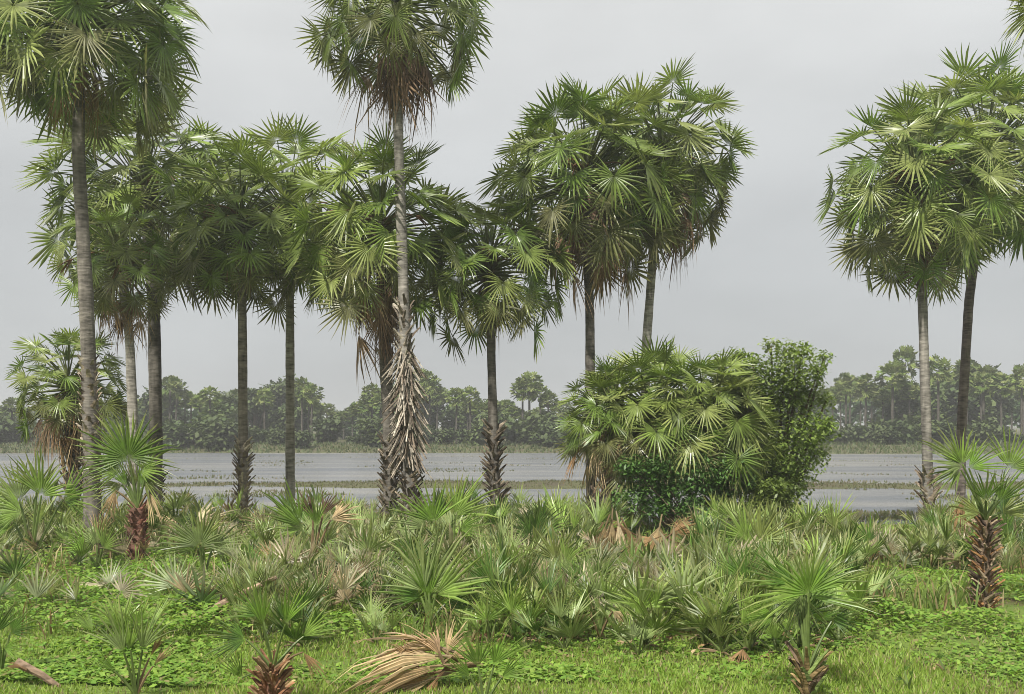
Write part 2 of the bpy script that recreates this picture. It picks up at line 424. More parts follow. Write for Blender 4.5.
def grass():
    rng = np.random.default_rng(5)
    # blades
    N = 150000
    u = rng.random(N); Y = 1 / (1 / 10.2 + (1 / 34.0 - 1 / 10.2) * u)      # even in the picture, so denser nearby
    X = (rng.random(N) * 1.3 - .65) * Y * 1.05
    keep = np.ones(N, bool); Z = np.zeros(N); Hh = np.zeros(N); cc = np.zeros((N, 3))
    for i in range(N):
        x, y = X[i], Y[i]
        n = vnoise(x, y, .55, 3.); n2 = vnoise(x, y, .18, 8.)
        if n2 + n * .6 < -.34 and rng.random() < .7: keep[i] = False; continue
        Z[i] = gz(x, y)
        if Z[i] < -.78: keep[i] = False; continue
        Hh[i] = (.045 + .07 * max(0, n + .3)) * (.5 + .9 * rng.random())
        g = rng.random()
        c = np.array((.190, .300, .040)) * (1 - g) + np.array((.255, .325, .070)) * g
        if rng.random() < .14 + .45 * max(0, -n2): c = np.array((.32, .27, .14)) * (.5 + .7 * rng.random())
        if x > 3.6 and y < 13 and n < .1 and rng.random() < .35: c = np.array((.20, .18, .09))
        cc[i] = c * (.8 + .4 * rng.random())
    X, Y, Z, Hh, cc = X[keep], Y[keep], Z[keep], Hh[keep], cc[keep]; n = len(X)
    an = rng.random(n) * 2 * PI; w = (.006 + .010 * rng.random(n)) * (.6 + Y / 22)
    lean = (rng.random((n, 2)) - .5) * 1.5 * Hh[:, None]
    V = np.zeros((n, 3, 3))
    V[:, 0] = np.stack([X - w * np.cos(an), Y - w * np.sin(an), Z - .01], 1)
    V[:, 1] = np.stack([X + w * np.cos(an), Y + w * np.sin(an), Z - .01], 1)
    V[:, 2] = np.stack([X + lean[:, 0], Y + lean[:, 1], Z + Hh], 1)
    b = B(); b.add(V.reshape(-1, 3), np.repeat(cc, 3, 0), np.arange(3 * n).reshape(-1, 3))
    o = b.build('grass', M_grass); tag(o, kind='stuff')
    # broad-leaved creeper
    N = 95000
    u = rng.random(N); Y = 1 / (1 / 11.5 + (1 / 33.0 - 1 / 11.5) * u)
    X = (rng.random(N) * 1.2 - .6) * Y
    vs, cs = [], []
    k = 0
    for i in range(N):
        x, y = X[i], Y[i]
        pxx = x / y * F + 512
        n = vnoise(x, y, .35, 12.); nf = vnoise(x, y, 1.3, 5.)
        d = .30 + n * 1.2 + .5 * nf
        if pxx < 250: d += .45
        if y < 13.5: d += .08
        if 14.5 < y < 30: d += .1
        if rng.random() > d: continue
        z = gz(x, y)
        if z < -.7: continue
        hump = .05 + .34 * max(0, n + .35) * max(0, nf + .6) + (.12 if pxx < 250 and 14 < y < 21 else 0)
        if y < 14: hump *= .42
        hgt = hump * (.25 + .75 * rng.random() ** .5)
        s = .022 + .030 * rng.random() + y * .0006
        an = rng.random() * 6.28; t1 = (rng.random() - .5) * 1.0; t2 = (rng.random() - .5) * 1.0
        dx = np.array([math.cos(an), math.sin(an), t1]) * s; dy = np.array([-math.sin(an), math.cos(an), t2]) * s * .62
        p = np.array([x, y, z + hgt])
        vs += [p - dx, p - dy * 1.0, p + dx, p + dy]
        g = rng.random()
        c = np.array((.125, .250, .032)) * (1 - g) + np.array((.225, .320, .055)) * g
        if rng.random() < .05: c = np.array((.22, .20, .08))
        c = c * (.8 + .4 * rng.random())
        cs += [c] * 4; k += 1
    b = B(); b.add(np.array(vs), np.array(cs), None, np.arange(4 * k).reshape(-1, 4))
    o = b.build('creeper_ground_cover', M_grass); tag(o, kind='stuff')
    # rank grass and stray blades between the saplings
    N = 20000
    u = rng.random(N); Y = 1 / (1 / 14.0 + (1 / 32.0 - 1 / 14.0) * u); X = (rng.random(N) * 1.2 - .6) * Y
    vs, cs = [], []; k = 0
    for i in range(N):
        x, y = X[i], Y[i]; pxx = x / y * F + 512
        n = vnoise(x, y, .6, 21.); d = .55 + n * 1.5
        if pxx < 230 and y < 21: d -= .55
        if pxx > 800 and y < 20: d -= .6
        if y < 16: d -= .35
        if 785 < pxx < 930 and y > 27: d -= .7
        if rng.random() > d: continue
        z = gz(x, y)
        if z < -.7: continue
        h = (.18 + .42 * max(0, n + .4)) * (.5 + .8 * rng.random()); w = .010 + .012 * rng.random()
        an = rng.random() * 6.28; la = rng.random() * 6.28; ln = (.25 + .6 * rng.random()) * h
        mx_, my_ = math.cos(la) * ln, math.sin(la) * ln
        c = np.array((.15, .21, .055)) if rng.random() < .6 else (np.array((.34, .28, .15)) if rng.random() < .6 else np.array((.19, .13, .07)))
        c = c * (.7 + .6 * rng.random())
        wx, wy = w * math.cos(an), w * math.sin(an)
        vs += [(x - wx, y - wy, z), (x + wx, y + wy, z), (x + wx * .8 + mx_ * .35, y + wy * .8 + my_ * .35, z + h * .65), (x - wx * .8 + mx_ * .35, y - wy * .8 + my_ * .35, z + h * .65), (x + mx_, y + my_, z + h * (.9 + .15 * rng.random()))]
        cs += [c] * 4 + [c * 1.2]; k += 1
    b = B(); o5 = np.arange(k)[:, None] * 5
    b.add(np.array(vs), np.array(cs), o5 + np.array([[3, 2, 4]]), o5 + np.array([[0, 1, 2, 3]]))
    o = b.build('rank_grass', M_grass); tag(o, kind='stuff')
    # reeds and grass on the low strip in the lake and along the far bank
    vs, cs = [], []; k = 0
    for i in range(52000):
        if i < 30000:
            x = (rng.random() - .5) * 110; y = 63 + rng.normal() * 4.5
            z = gz(x, y)
            if z < -.86: continue
            h = .05 + .20 * rng.random() * max(.2, .5 + vnoise(x, y, .2, 2)); w = .05
            c = np.array((.105, .115, .055)) if rng.random() < .6 else np.array((.16, .14, .09))
        else:
            y = 124 + 24 * rng.random(); x = (rng.random() - .5) * y * 1.3
            z = gz(x, y)
            if z < -.84: continue
            h = .15 + .4 * rng.random(); w = .14
            c = np.array((.085, .115, .045)) if rng.random() < .75 else np.array((.13, .13, .065))
        an = rng.random() * 3.14
        vs += [(x - w * math.cos(an), y - w * math.sin(an), z - .03), (x + w * math.cos(an), y + w * math.sin(an), z - .03), (x + (rng.random() - .5) * h, y + (rng.random() - .5) * h, z + h)]
        cs += [c * (.75 + .5 * rng.random())] * 3; k += 1
    for i in range(60000):
        y = 1 / (1 / 38. + (1 / 122. - 1 / 38.) * rng.random()); x = (rng.random() - .5) * y * 1.2
        if vnoise(x, y * 1.6, .11, 4.) + .5 * vnoise(x, y, .5, 9.) < .36: continue
        h = .06 + .12 * rng.random(); w = .07; an = rng.random() * 3.14
        c = np.array((.11, .125, .055)) if rng.random() < .6 else np.array((.17, .15, .10))
        vs += [(x - w * math.cos(an), y - w * math.sin(an), -.83), (x + w * math.cos(an), y + w * math.sin(an), -.83), (x + (rng.random() - .5) * h, y, -.8 + h)]
        cs += [c * (.75 + .5 * rng.random())] * 3; k += 1
    b = B(); b.add(np.array(vs), np.array(cs), np.arange(3 * k).reshape(-1, 3))
    o = b.build('marsh_grass', M_grass); tag(o, kind='stuff')
grass()

# ------------------------------------------------------------------ tall palms
GREY = (.165, .152, .132); BROWN = (.17, .15, .12); DARK = (.105, .095, .08); PALE = (.32, .30, .26)
STICK = [(.28, .245, .195), (.19, .16, .125), (.37, .33, .265), (.12, .095, .07), (.15, .12, .09)]
BOOT = [(.26, .21, .15), (.18, .14, .10), (.34, .29, .22), (.12, .09, .065)]
DBOOT = [(.10, .08, .06), (.15, .12, .085), (.20, .165, .12), (.07, .055, .04)]

def tp(px0, py0, Y, px1, py1, mids=(), **k):
    """base and trunk path of a palm from its foot and crown heart in the photograph, at distance Y"""
    b0 = at(px0, py0, Y); b0.z = gz(b0.x, Y)
    pts = [tuple(at(x, y, Y) - b0) for x, y in mids] + [tuple(at(px1, py1, Y) - b0)]
    return b0, pts

def std(n, Rpx, Y, th1=150, **k):
    R = Rpx * Y / 1000 * 1.06
    d = dict(n=int(n * 2.0), Lp=R * .76, Rr=R * .345, th0=6, th1=th1)
    d.update(k); return d

b0, pts = tp(93, 548, 24.5, 81, 16, [(91, 440), (86, 300), (78, 150)])
palm('tallest palm on the left, thick trunk, dense drooping crown cut by the top edge', b0, pts, .275, .165,
     std(62, 112, 24.5, 132, S=24, droop=.2, bend=(30, 75)), 1, stubspec=[(1.3, 4.6, 90, .18, .14, BOOT, .3, .25)], skirt=(9, 1.0, TANS[:2], (146, 170), .9), barkcol=(.125, .112, .095))
b0, pts = tp(413, 545, 26, 398, -2, [(408, 450), (405, 330), (400, 180), (397, 90)])
palm('very tall slim palm with a sleeve of pale crossed leaf stalks around its lower trunk', b0, pts, .22, .15,
     std(36, 94, 26, 130, S=23, droop=.16, bend=(35, 85)), 2,
     stubspec=[(.05, 1.9, 80, .3, .11, DBOOT, .6, .5), (2.2, 5.1, 200, .74, .06, STICK, .6, .17), (4.5, 6.2, 46, .32, .10, STICK, .5, .3)], skirt=(26, 1.25, RUST, (142, 176), .9), barkcol=GREY)
b0, pts = tp(133, 540, 29.2, 120, 252, [(133, 420), (130, 340)])
palm('small-crowned palm on a pale slim trunk behind the red-stemmed young palm', b0, pts, .20, .16,
     std(26, 64, 29.2, 140), 3, skirt=(18, .8, RUST + TANS[:2], (145, 174), .8), barkcol=(.24, .22, .19), stalks=4)
b0, pts = tp(156, 532, 33, 144, 186, [(156, 420), (154, 310)])
palm('palm on a thick dark trunk with a large round crown of bright fans', b0, pts, .29, .24,
     std(46, 100, 33, 146, S=22), 4, stubspec=[(.3, 2.0, 40, .22, .12, DBOOT)], barkcol=DARK, stalks=5)
b0, pts = tp(74, 540, 30, 68, 378, [(74, 460)])
palm('short palm with a tan skirt of dead fans, half hidden by the tallest trunk', b0, pts, .22, .2,
     std(30, 56, 30, 125, S=22), 5, stubspec=[(.2, 3.2, 90, .5, .11, DBOOT, .6, .5)], skirt=(20, 1.05, TANS + RUST, (130, 172), .7), barkcol=DARK)
b0, pts = tp(243, 528, 30, 241, 218, [(243, 450), (242, 300)])
palm('slim palm whose lower trunk is studded with stubby leaf bases, standing alone at its foot', b0, pts, .20, .16,
     std(32, 80, 30, 146), 6, stubspec=[(.05, 2.5, 110, .26, .11, BOOT, .5, .45)], skirt=(6, .9, TANS), barkcol=BROWN, stalks=5)
b0, pts = tp(290, 528, 32, 288, 212, [(290, 450), (290, 310)])
palm('palm with a smooth light brown trunk and a wide crown of even bright fans', b0, pts, .20, .165,
     std(38, 92, 32, 146, S=22), 7, barkcol=(.25, .23, .195), skirt=(4, .9, TANS), stalks=3)
b0, pts = tp(389, 540, 28, 380, 222, [(390, 450), (385, 345)])
palm('palm with a big hanging bunch of tan dead fans, trunk touching the tall stick-sleeved one', b0, pts, .25, .20,
     std(42, 92, 28, 142, S=22), 8, stubspec=[(.2, 2.6, 120, .24, .12, DBOOT, .5, .4)], skirt=(34, .95, TANS + RUST, (152, 178), 1.6), barkcol=DARK, stalks=6)
b0, pts = tp(497, 535, 29, 489, 262, [(494, 450), (491, 345)])
palm('low palm with the darkest, most drooping crown on a thin black-brown trunk', b0, pts, .19, .15,
     std(40, 74, 29, 142, S=23, droop=.2, bend=(35, 85)), 9, stubspec=[(.1, 2.9, 120, .34, .10, DBOOT, .7, .5)], skirt=(5, .9, TANS), barkcol=DARK, stalks=5)
b0, pts = tp(592, 532, 30, 585, 172, [(590, 450), (590, 320)])
palm('palm rising from the bushy clump, dark thin trunk and rusty skirt under its crown', b0, pts, .20, .17,
     std(50, 98, 30, 146, S=22, sag=.08, bend=(25, 80)), 10, skirt=(40, .95, RUST + TANS[:2], (138, 172), 1.5), barkcol=DARK, stalks=5)
b0, pts = tp(643, 525, 32, 662, 152, [(646, 350), (652, 270)])
palm('palm with a pale trunk emerging behind the bushy clump, crown tilting to the right', b0, pts, .21, .17,
     std(52, 80, 32, 158, S=22, sag=.08, bend=(25, 80)), 11, skirt=(22, 1.05, RUST, (125, 165), 1.5), barkcol=PALE, stalks=3)
b0, pts = tp(930, 522, 31, 915, 178, [(927, 440), (922, 285)])
palm('straight palm at the right with a ball-shaped crown, pale trunk and stubs at its foot', b0, pts, .21, .17,
     std(52, 90, 31, 160, S=22), 12, stubspec=[(.05, 1.7, 60, .34, .13, BOOT, .6, .35)], skirt=(14, .85, TANS[:2] + RUST[:1], (158, 178), 1.1), barkcol=GREY, stalks=5)
b0, pts = tp(960, 520, 34, 985, 150, [(961, 440), (969, 300), (976, 250)])
palm('leaning palm at the far right whose dark trunk slants up to a large crown', b0, pts, .22, .18,
     std(54, 96, 34, 158, S=22), 13, skirt=(5, .9, RUST), barkcol=(.12, .10, .085), stalks=3)
b0, pts = tp(1124, 600, 19, 1112, -48, [(1116, 400)])
palm('palm cut off by the top right corner, only its frond tips showing', b0, pts, .25, .2,
     std(36, 96, 19, 140, S=28, droop=.4), 14, barkcol=GREY)

# ------------------------------------------------------------------ broad-leaved growth
def blobs_leaves(b, blobs, num, s, rng, cols, flat=.6):
    """leaves spread through uneven clumps; blobs = (x, y, z, radius)"""
    bl = np.array(blobs, float); w = bl[:, 3] ** 2; w /= w.sum()
    pick = rng.choice(len(bl), num, p=w)
    d = rng.normal(size=(num, 3)); d /= np.linalg.norm(d, axis=1)[:, None]
    rad = bl[pick, 3] * (.3 + .95 * rng.random(num) ** .75)
    P = bl[pick, :3] + d * rad[:, None] * np.array([1, 1, .85])
    an = rng.random(num) * 2 * PI
    sz = s * (.6 + .8 * rng.random(num))
    tl = rng.normal(size=(num, 3)) * .45
    ax1 = np.stack([np.cos(an), np.sin(an), -.35 + tl[:, 0]], 1) * sz[:, None]
    ax2 = np.stack([-np.sin(an), np.cos(an), tl[:, 1]], 1) * (sz * flat * .5)[:, None]
    V = np.stack([P, P + ax1 * .5 + ax2, P + ax1, P + ax1 * .5 - ax2], 1)
    cols = np.array(cols)
    bc = cols[rng.integers(len(cols), size=len(bl))]
    C = bc[pick] * .6 + cols[rng.integers(len(cols), size=num)] * .4
    C = C * (.75 + .5 * rng.random((num, 1)))
    b.add(V.reshape(-1, 3), np.repeat(C, 4, 0), None, np.arange(4 * num).reshape(-1, 4))

def limbs(b, root, tips, r, rng, col):
    root = np.array(root, float)
    for t in tips:
        t = np.array(t, float); mid = root * .5 + t * .5 + (rng.random(3) - .5) * .25
        ts = np.linspace(0, 1, 6)[:, None]
        pts = (1 - ts) ** 2 * root + 2 * ts * (1 - ts) * mid + ts ** 2 * t
        tube(b, pts, np.linspace(r, r * .25, 6), col, 6)

def bush(name, label, cat, base, blobs, num, s, seed, cols, trunk_r=.07, group=None, flat=.6):
    rng = np.random.default_rng(seed)
    root = empty(name, base, label, cat, group)
    b = B(); limbs(b, (0, 0, -.1), [x[:3] for x in blobs], trunk_r, rng, (.13, .10, .07)); b.build('stems', M_bark, root, True)
    b = B(); blobs_leaves(b, blobs, num, s, rng, cols, flat); b.build('foliage', M_broad, root)
    return root

Yb = 30.5
bb = at(772, 525, Yb); bb.z = gz(bb.x, Yb)
def rel(px, py, Y, dY=0): return tuple(at(px, py, Y + dY) - bb)
bl = []
_r = np.random.default_rng(77)
for px, py, r in ((742, 375, 24), (752, 400, 26), (728, 395, 22), (795, 385, 22), (738, 440, 26), (740, 470, 26), (722, 430, 20), (790, 368, 22), (760, 380, 24), (808, 395, 20), (775, 410, 30), (745, 415, 26), (808, 430, 20), (790, 455, 28), (760, 460, 30),
                  (800, 480, 18), (775, 495, 28), (745, 500, 24), (730, 390, 22), (718, 365, 12), (800, 352, 11), (822, 358, 8), (815, 452, 12), (782, 350, 10), (760, 520, 18), (785, 515, 15), (735, 356, 8), (770, 346, 9), (812, 372, 9), (826, 400, 8), (822, 425, 9), (748, 362, 9)):
    x, y, z = rel(px, py, Yb - 1.2); bl.append((x, y + (_r.random() - .5) * 1.2, z, r * 1.0 * Yb / 1000))
bush('leafy_tree', 'small leafy broadleaf tree with fine bright green leaves behind the fan palm clump', 'tree', bb, bl, 30000, .105, 41,
     [(.17, .245, .045), (.215, .285, .065), (.135, .20, .04), (.26, .31, .11)], .09)
# twig ends that break the outline are in the blobs; creeper mound in the clump's middle
Yc = 26.8
bb = at(700, 520, Yc); bb.z = gz(bb.x, Yc)
bl = []
for px, py, r in ((680, 462, 18), (705, 470, 20), (730, 468, 16), (655, 468, 15), (720, 485, 18), (690, 485, 20), (665, 490, 14), (745, 480, 14), (630, 466, 13), (640, 488, 17), (622, 500, 13), (655, 508, 15), (690, 508, 16), (725, 506, 14)):
    x, y, z = rel(px, py, Yc); bl.append((x, y + (_r.random() - .5) * .7, z, r * Yc / 1000))
bush('creeper_shrub', 'dark glossy green creeper filling the foot of the fan palm clump', 'shrub', bb, bl, 11000, .09, 42,
     [(.07, .15, .03), (.095, .185, .04), (.055, .12, .025), (.12, .21, .05)], .04)
Yd = 27.0
bb = at(772, 540, Yd); bb.z = gz(bb.x, Yd)
bl = []
for px, py, r in ((770, 490, 15), (785, 505, 14), (760, 510, 16), (778, 525, 14), (745, 515, 10), (792, 490, 9)):
    x, y, z = rel(px, py, Yd); bl.append((x, y + (_r.random() - .5) * .5, z, r * Yd / 1000))
bush('leafy_shrub', 'low yellow-green leafy shrub at the right foot of the leafy tree', 'shrub', bb, bl, 2600, .11, 43,
     [(.115, .16, .03), (.15, .19, .05), (.08, .12, .025)], .035)

# ------------------------------------------------------------------ young palms built frond by frond
def frond_obj(root, name, crownpt, hast, fwd, nm, Rr, span, S, rng, col, mat=None, tip=(.34, .30, .14), tipdry=.45, w=.018, pcol=(.13, .17, .05), **k):
    b = B()
    c = np.array(crownpt, float); h = np.array(hast, float)
    d = h - c; mid = c + d * .5 + np.array([0, 0, .12 * np.linalg.norm(d)])
    ts = np.linspace(0, 1, 7)[:, None]
    pts = (1 - ts) ** 2 * c + 2 * ts * (1 - ts) * mid + ts ** 2 * h
    tube(b, pts, np.linspace(w * 1.7, w * .8, 7), pcol, 5)
    kw = dict(droop=.2, vee=.25, cup=.05, split=.28, ragged=.32, jit=.9, nar=.58); kw.update(k)
    leaf(b, h, fwd, nm, Rr, R_(span), S, rng, col, tip=tip, tipdry=tipdry, **kw)
    return b.build(name, mat or M_leafsap, root)

SAG = (.138, .205, .042); DKG = (.062, .118, .020); MIDG = (.108, .182, .028); GRY = (.190, .245, .090); BACKLITG = (.27, .31, .19); YEL = (.15, .18, .05)

def young(label, bx, by, fronds, seed, stem=None, group=None, cat='young palm', boots=None, cpt=None, name='young_palm'):
    """fronds: (hast_px, hast_py, angle in the picture (deg, 90 = up), R px, span deg, tilt, colour[, dead, dY]); sizes in px at the foot's distance"""
    rng = np.random.default_rng(seed)
    Y = 3000 / (by - HY)
    for _ in range(4):
        zz = gz((bx - 512) / F * Y, Y); Y = (CAMZ - zz) * 1000 / (by - HY)
    s = Y / 1000
    base = Vector(((bx - 512) * s, Y, zz))
    root = empty(name, base, label, cat, group)
    def loc(px, py, dy=0): return np.array([(px - bx) * s, dy, (by - py) * s])
    cp = loc(*(cpt or (bx, by - 4)))
    if stem:
        (sx, sy, r0, r1, col) = stem
        b = B(); P, r = trunk_mesh(b, [(0, 0, -.15), tuple(loc((bx + sx) / 2, (by + sy) / 2)), tuple(loc(sx, sy))], r0 * s, r1 * s, col, rng, 12, 1.0, .08)
        st = b.build('stem', M_bark, root, True)
        cp = loc(sx, sy + 2)
        if boots:
            b = B(); stubs(b, P, r, 0.02, (by - sy) * s * .98, boots[0], boots[1] * s, boots[2] * s, rng, boots[3], *(boots[4:]))
            b.build('leaf_stubs', M_bark, st)
    for f in fronds:
        hx, hy, ang, Rp, span, tilt, col = f[:7]
        dead = len(f) > 7 and f[7]; dy = f[8] if len(f) > 8 else (rng.random() - .5) * .35
        a = R_(ang)
        fwd = np.array([math.cos(a), -.12 + dy * .4, math.sin(a)])
        n = nrm(np.array([(rng.random() - .5) * .5, -1, tilt]))
        S = int(max(9, span / 9))
        kw = {}
        if dead: kw = dict(vee=-.5, fold=.8, droop=.3, ragged=.4, split=.4, tip=np.array(col) * 1.3)
        frond_obj(root, 'dead_frond' if dead else 'frond', cp, loc(hx, hy, dy), fwd, n, Rp * s, span, S, rng, np.array(col) * (.9 + .2 * rng.random()),
                  M_dead if dead else M_leafsap, w=1.1 * s if Rp > 30 else .9 * s, pcol=(.17, .12, .06) if dead else (.13, .18, .05), **kw)
    return root

REDB = [(.16, .07, .05), (.11, .055, .04), (.20, .12, .08)]
ORB = [(.26, .14, .06), (.13, .08, .05), (.09, .065, .05), (.34, .26, .17), (.11, .08, .055)]
young('young palm with a red-brown stem and one big open fan held upright', 137, 562, [
    (128, 458, 88, 60, 250, .3, MIDG), (122, 470, 165, 46, 130, .5, SAG), (140, 470, 25, 46, 140, .5, SAG), (146, 480, -40, 34, 80, .2, YEL),
    (120, 485, 205, 34, 90, .2, YEL), (118, 490, 250, 30, 60, .1, TANS[0], True), (150, 492, 290, 30, 60, .1, TANS[2], True), (134, 488, 95, 40, 60, .1, YEL), (128, 486, 115, 40, 60, .1, MIDG), (142, 488, 70, 40, 60, .1, MIDG), (127, 462, 100, 58, 160, .1, SAG, False, .2)], 101,
    stem=(138, 508, 9.5, 8.5, (.13, .07, .05)), boots=(80, 8, 5, REDB, .4, .25))
young('young palm with grey-green fans at the left edge beside the tallest trunk', 32, 566, [
    (25, 512, 172, 52, 120, .4, SAG), (20, 500, 120, 52, 150, .3, GRY), (45, 495, 70, 52, 140, .3, SAG), (60, 500, 20, 48, 120, .5, MIDG), (38, 490, 95, 50, 110, .2, YEL), (10, 520, 200, 40, 110, .4, MIDG)], 102)
young('young palm with one wide star of fans on a brown spiky stem', 810, 700, [
    (806, 592, 100, 66, 170, .75, MIDG, False, -.1), (805, 596, 178, 68, 90, .9, SAG), (808, 596, 8, 72, 80, .9, MIDG), (800, 588, 150, 66, 60, .6, DKG, False, .2), (814, 588, 35, 66, 60, .6, DKG, False, .2), (806, 598, 262, 44, 120, .4, GRY), (778, 618, 190, 40, 100, .6, MIDG), (835, 622, -10, 38, 100, .6, DKG), (800, 600, 130, 62, 70, .5, MIDG, False, .25), (812, 600, 60, 60, 70, .5, SAG, False, .25)], 103,
    stem=(808, 668, 8, 6, (.15, .10, .055)), boots=(34, 26, 6, [(.10, .07, .045), (.24, .17, .08), (.15, .20, .06)], .3, .4))
young('young palm with an orange-brown stem ringed by dark spiky leaf stubs', 985, 612, [
    (962, 466, 155, 62, 110, .7, GRY), (962, 464, 100, 44, 120, .5, SAG), (966, 468, 35, 44, 100, .5, MIDG), (958, 470, 205, 40, 80, .5, SAG), (1012, 468, 60, 46, 150, .5, SAG), (1018, 470, 0, 48, 110, .6, MIDG),
    (980, 500, 100, 42, 90, .3, MIDG, False, -.2), (992, 500, 70, 44, 90, .3, MIDG, False, -.25), (975, 512, 165, 40, 80, .4, YEL), (1000, 512, 20, 44, 80, .4, YEL), (962, 500, 258, 34, 50, .1, TANS[3], True)], 104,
    stem=(985, 520, 8, 7, (.14, .10, .065)), boots=(170, 13, 3.6, ORB, .7, .7))
young('young palm with a rust-red stump and broad undivided upright leaves near the lower edge', 273, 712, [
    (266, 622, 95, 60, 60, .1, MIDG), (288, 622, 72, 56, 55, .1, MIDG), (258, 618, 140, 40, 100, .4, DKG), (244, 640, 178, 44, 120, .5, DKG), (300, 640, 40, 46, 70, .3, SAG), (240, 680, 120, 40, 60, .2, MIDG), (305, 650, 310, 34, 40, .1, TANS[3], True)], 105,
    stem=(273, 668, 11, 9, (.14, .075, .05)), boots=(90, 19, 4.5, [(.19, .095, .05), (.13, .07, .04), (.28, .19, .10)], .4, .45))
young('young palm with two folded dark brown dead fans standing up among its green ones', 312, 572, [
    (303, 528, 172, 52, 80, .5, SAG), (300, 525, 125, 56, 90, .3, MIDG), (318, 525, 95, 44, 60, .2, MIDG), (322, 516, 70, 34, 60, .2, RUST[2], True), (312, 518, 118, 34, 60, .2, RUST[2], True), (330, 520, 30, 36, 80, .3, TANS[2], True), (320, 545, 330, 40, 110, .4, SAG), (300, 548, 210, 40, 110, .4, DKG)], 106)
young('young palm with a fan of stiff green blades in front of the two touching trunks', 452, 572, [
    (455, 515, 50, 58, 100, .3, SAG), (434, 522, 100, 58, 120, .3, MIDG), (425, 528, 140, 46, 100, .5, GRY), (460, 528, 12, 40, 90, .5, MIDG), (452, 516, 85, 50, 60, .2, YEL)], 107)
young('large grey-green young palm with long stiff blades fanning up, in the middle thicket', 430, 628, [
    (428, 590, 70, 84, 110, .3, GRY), (424, 592, 120, 66, 100, .3, GRY), (436, 594, 28, 76, 80, .4, SAG), (420, 598, 165, 50, 90, .5, DKG), (445, 605, 5, 50, 80, .5, DKG), (428, 600, 95, 64, 60, .2, MIDG)], 108)
young('small dark green young palm with an upright round fan beside the low dark-crowned palm', 537, 562, [
    (536, 530, 90, 38, 220, .2, DKG), (530, 534, 150, 32, 120, .3, DKG), (544, 534, 30, 32, 120, .3, DKG)], 109)
young('low fan with backlit paleness painted into its blades below the red-brown stem', 178, 606, [
    (172, 588, 110, 44, 170, .3, BACKLITG), (182, 590, 40, 44, 130, .4, GRY), (166, 596, 190, 30, 100, .5, SAG)], 110, cat='palm sapling', name='palm_sapling')  # whitish green of the first fan has backlight put into its leaf colour
young('grey-green erect young palm with brown dry sticks near the lower left edge', 136, 700, [
    (128, 650, 108, 58, 70, .1, GRY), (142, 650, 72, 60, 70, .1, GRY), (134, 648, 90, 50, 60, .1, SAG), (150, 668, 50, 36, 30, .1, TANS[0], True), (118, 668, 130, 36, 50, .2, MIDG), (146, 660, 62, 40, 22, .1, TANS[3], True)], 111)
young('dark green young palm cut by the left edge above the fallen stalk', 2, 672, [
    (2, 630, 95, 48, 130, .3, DKG), (6, 634, 40, 44, 110, .4, DKG), (-6, 634, 150, 44, 110, .4, DKG), (10, 645, 0, 30, 80, .5, MIDG)], 112)
young('fuzzy grey-green young palm with tan tips in front of the stub-studded slim palm', 205, 582, [
    (202, 545, 90, 50, 190, .3, GRY), (196, 548, 150, 46, 120, .4, SAG), (210, 548, 35, 48, 120, .4, GRY), (204, 540, 75, 52, 70, .2, YEL)], 113)
young('bright green upright young palm at the lower edge beside the fallen tan fronds', 484, 712, [
    (478, 668, 100, 50, 90, .1, MIDG), (494, 668, 70, 50, 80, .1, MIDG), (470, 676, 140, 40, 70, .3, MIDG), (502, 678, 35, 40, 70, .3, MIDG)], 114)
young('small dark rosette of narrow leaves alone on the open grass', 882, 606, [
    (882, 588, 90, 34, 200, .5, DKG), (878, 590, 170, 36, 110, .9, DKG), (886, 590, 10, 38, 110, .9, MIDG), (882, 594, 270, 26, 110, .6, MIDG)], 115, cat='palm sapling', name='palm_sapling')
young('small dark sprout of three blades on the open grass near the lower edge', 908, 692, [
    (908, 674, 110, 16, 60, .2, DKG), (909, 674, 70, 16, 60, .2, DKG), (904, 680, 160, 14, 60, .4, DKG)], 116, cat='palm sapling', name='palm_sapling')
young('tiny sprout with a dry pale blade, isolated on the open grass', 944, 674, [
    (944, 662, 85, 14, 80, .2, DKG), (940, 666, 250, 14, 40, .2, TANS[2], True)], 117, cat='palm sapling', name='palm_sapling')
young('grey-green erect young palm in front of the creeper at the clump foot', 715, 600, [
    (712, 570, 105, 52, 90, .2, GRY), (720, 570, 70, 52, 90, .2, GRY), (704, 576, 160, 38, 90, .4, SAG), (728, 578, 20, 38, 90, .4, SAG)], 118)
young('broad pale green young palm whose fan opens toward the small leafy shrub', 752, 575, [
    (748, 540, 120, 50, 120, .3, SAG), (758, 540, 60, 50, 120, .3, YEL), (742, 548, 180, 42, 90, .5, MIDG), (766, 550, 5, 40, 90, .5, GRY)], 119)
young('young palm with tan dead fans under stiff green ones, middle of the thicket', 600, 640, [
    (598, 600, 100, 52, 100, .2, GRY), (606, 602, 55, 50, 100, .3, SAG), (590, 606, 150, 44, 100, .4, SAG), (612, 610, 330, 34, 60, .2, TANS[2], True), (588, 612, 215, 34, 60, .2, TANS[0], True)], 120)

young('tan-tipped young palm hiding the foot of the tallest trunk', 98, 574, [
    (96, 545, 100, 40, 130, .2, GRY), (104, 548, 50, 38, 110, .3, SAG), (88, 550, 150, 38, 110, .3, MIDG), (96, 540, 88, 34, 70, .1, TANS[0], True)], 121)
young('yellow-green young palm between the low dark-crowned palm and the bushy clump', 560, 590, [
    (556, 560, 105, 46, 120, .2, YEL), (566, 562, 55, 44, 110, .3, SAG), (548, 566, 165, 38, 90, .4, GRY), (574, 570, 10, 36, 90, .4, SAG)], 122)
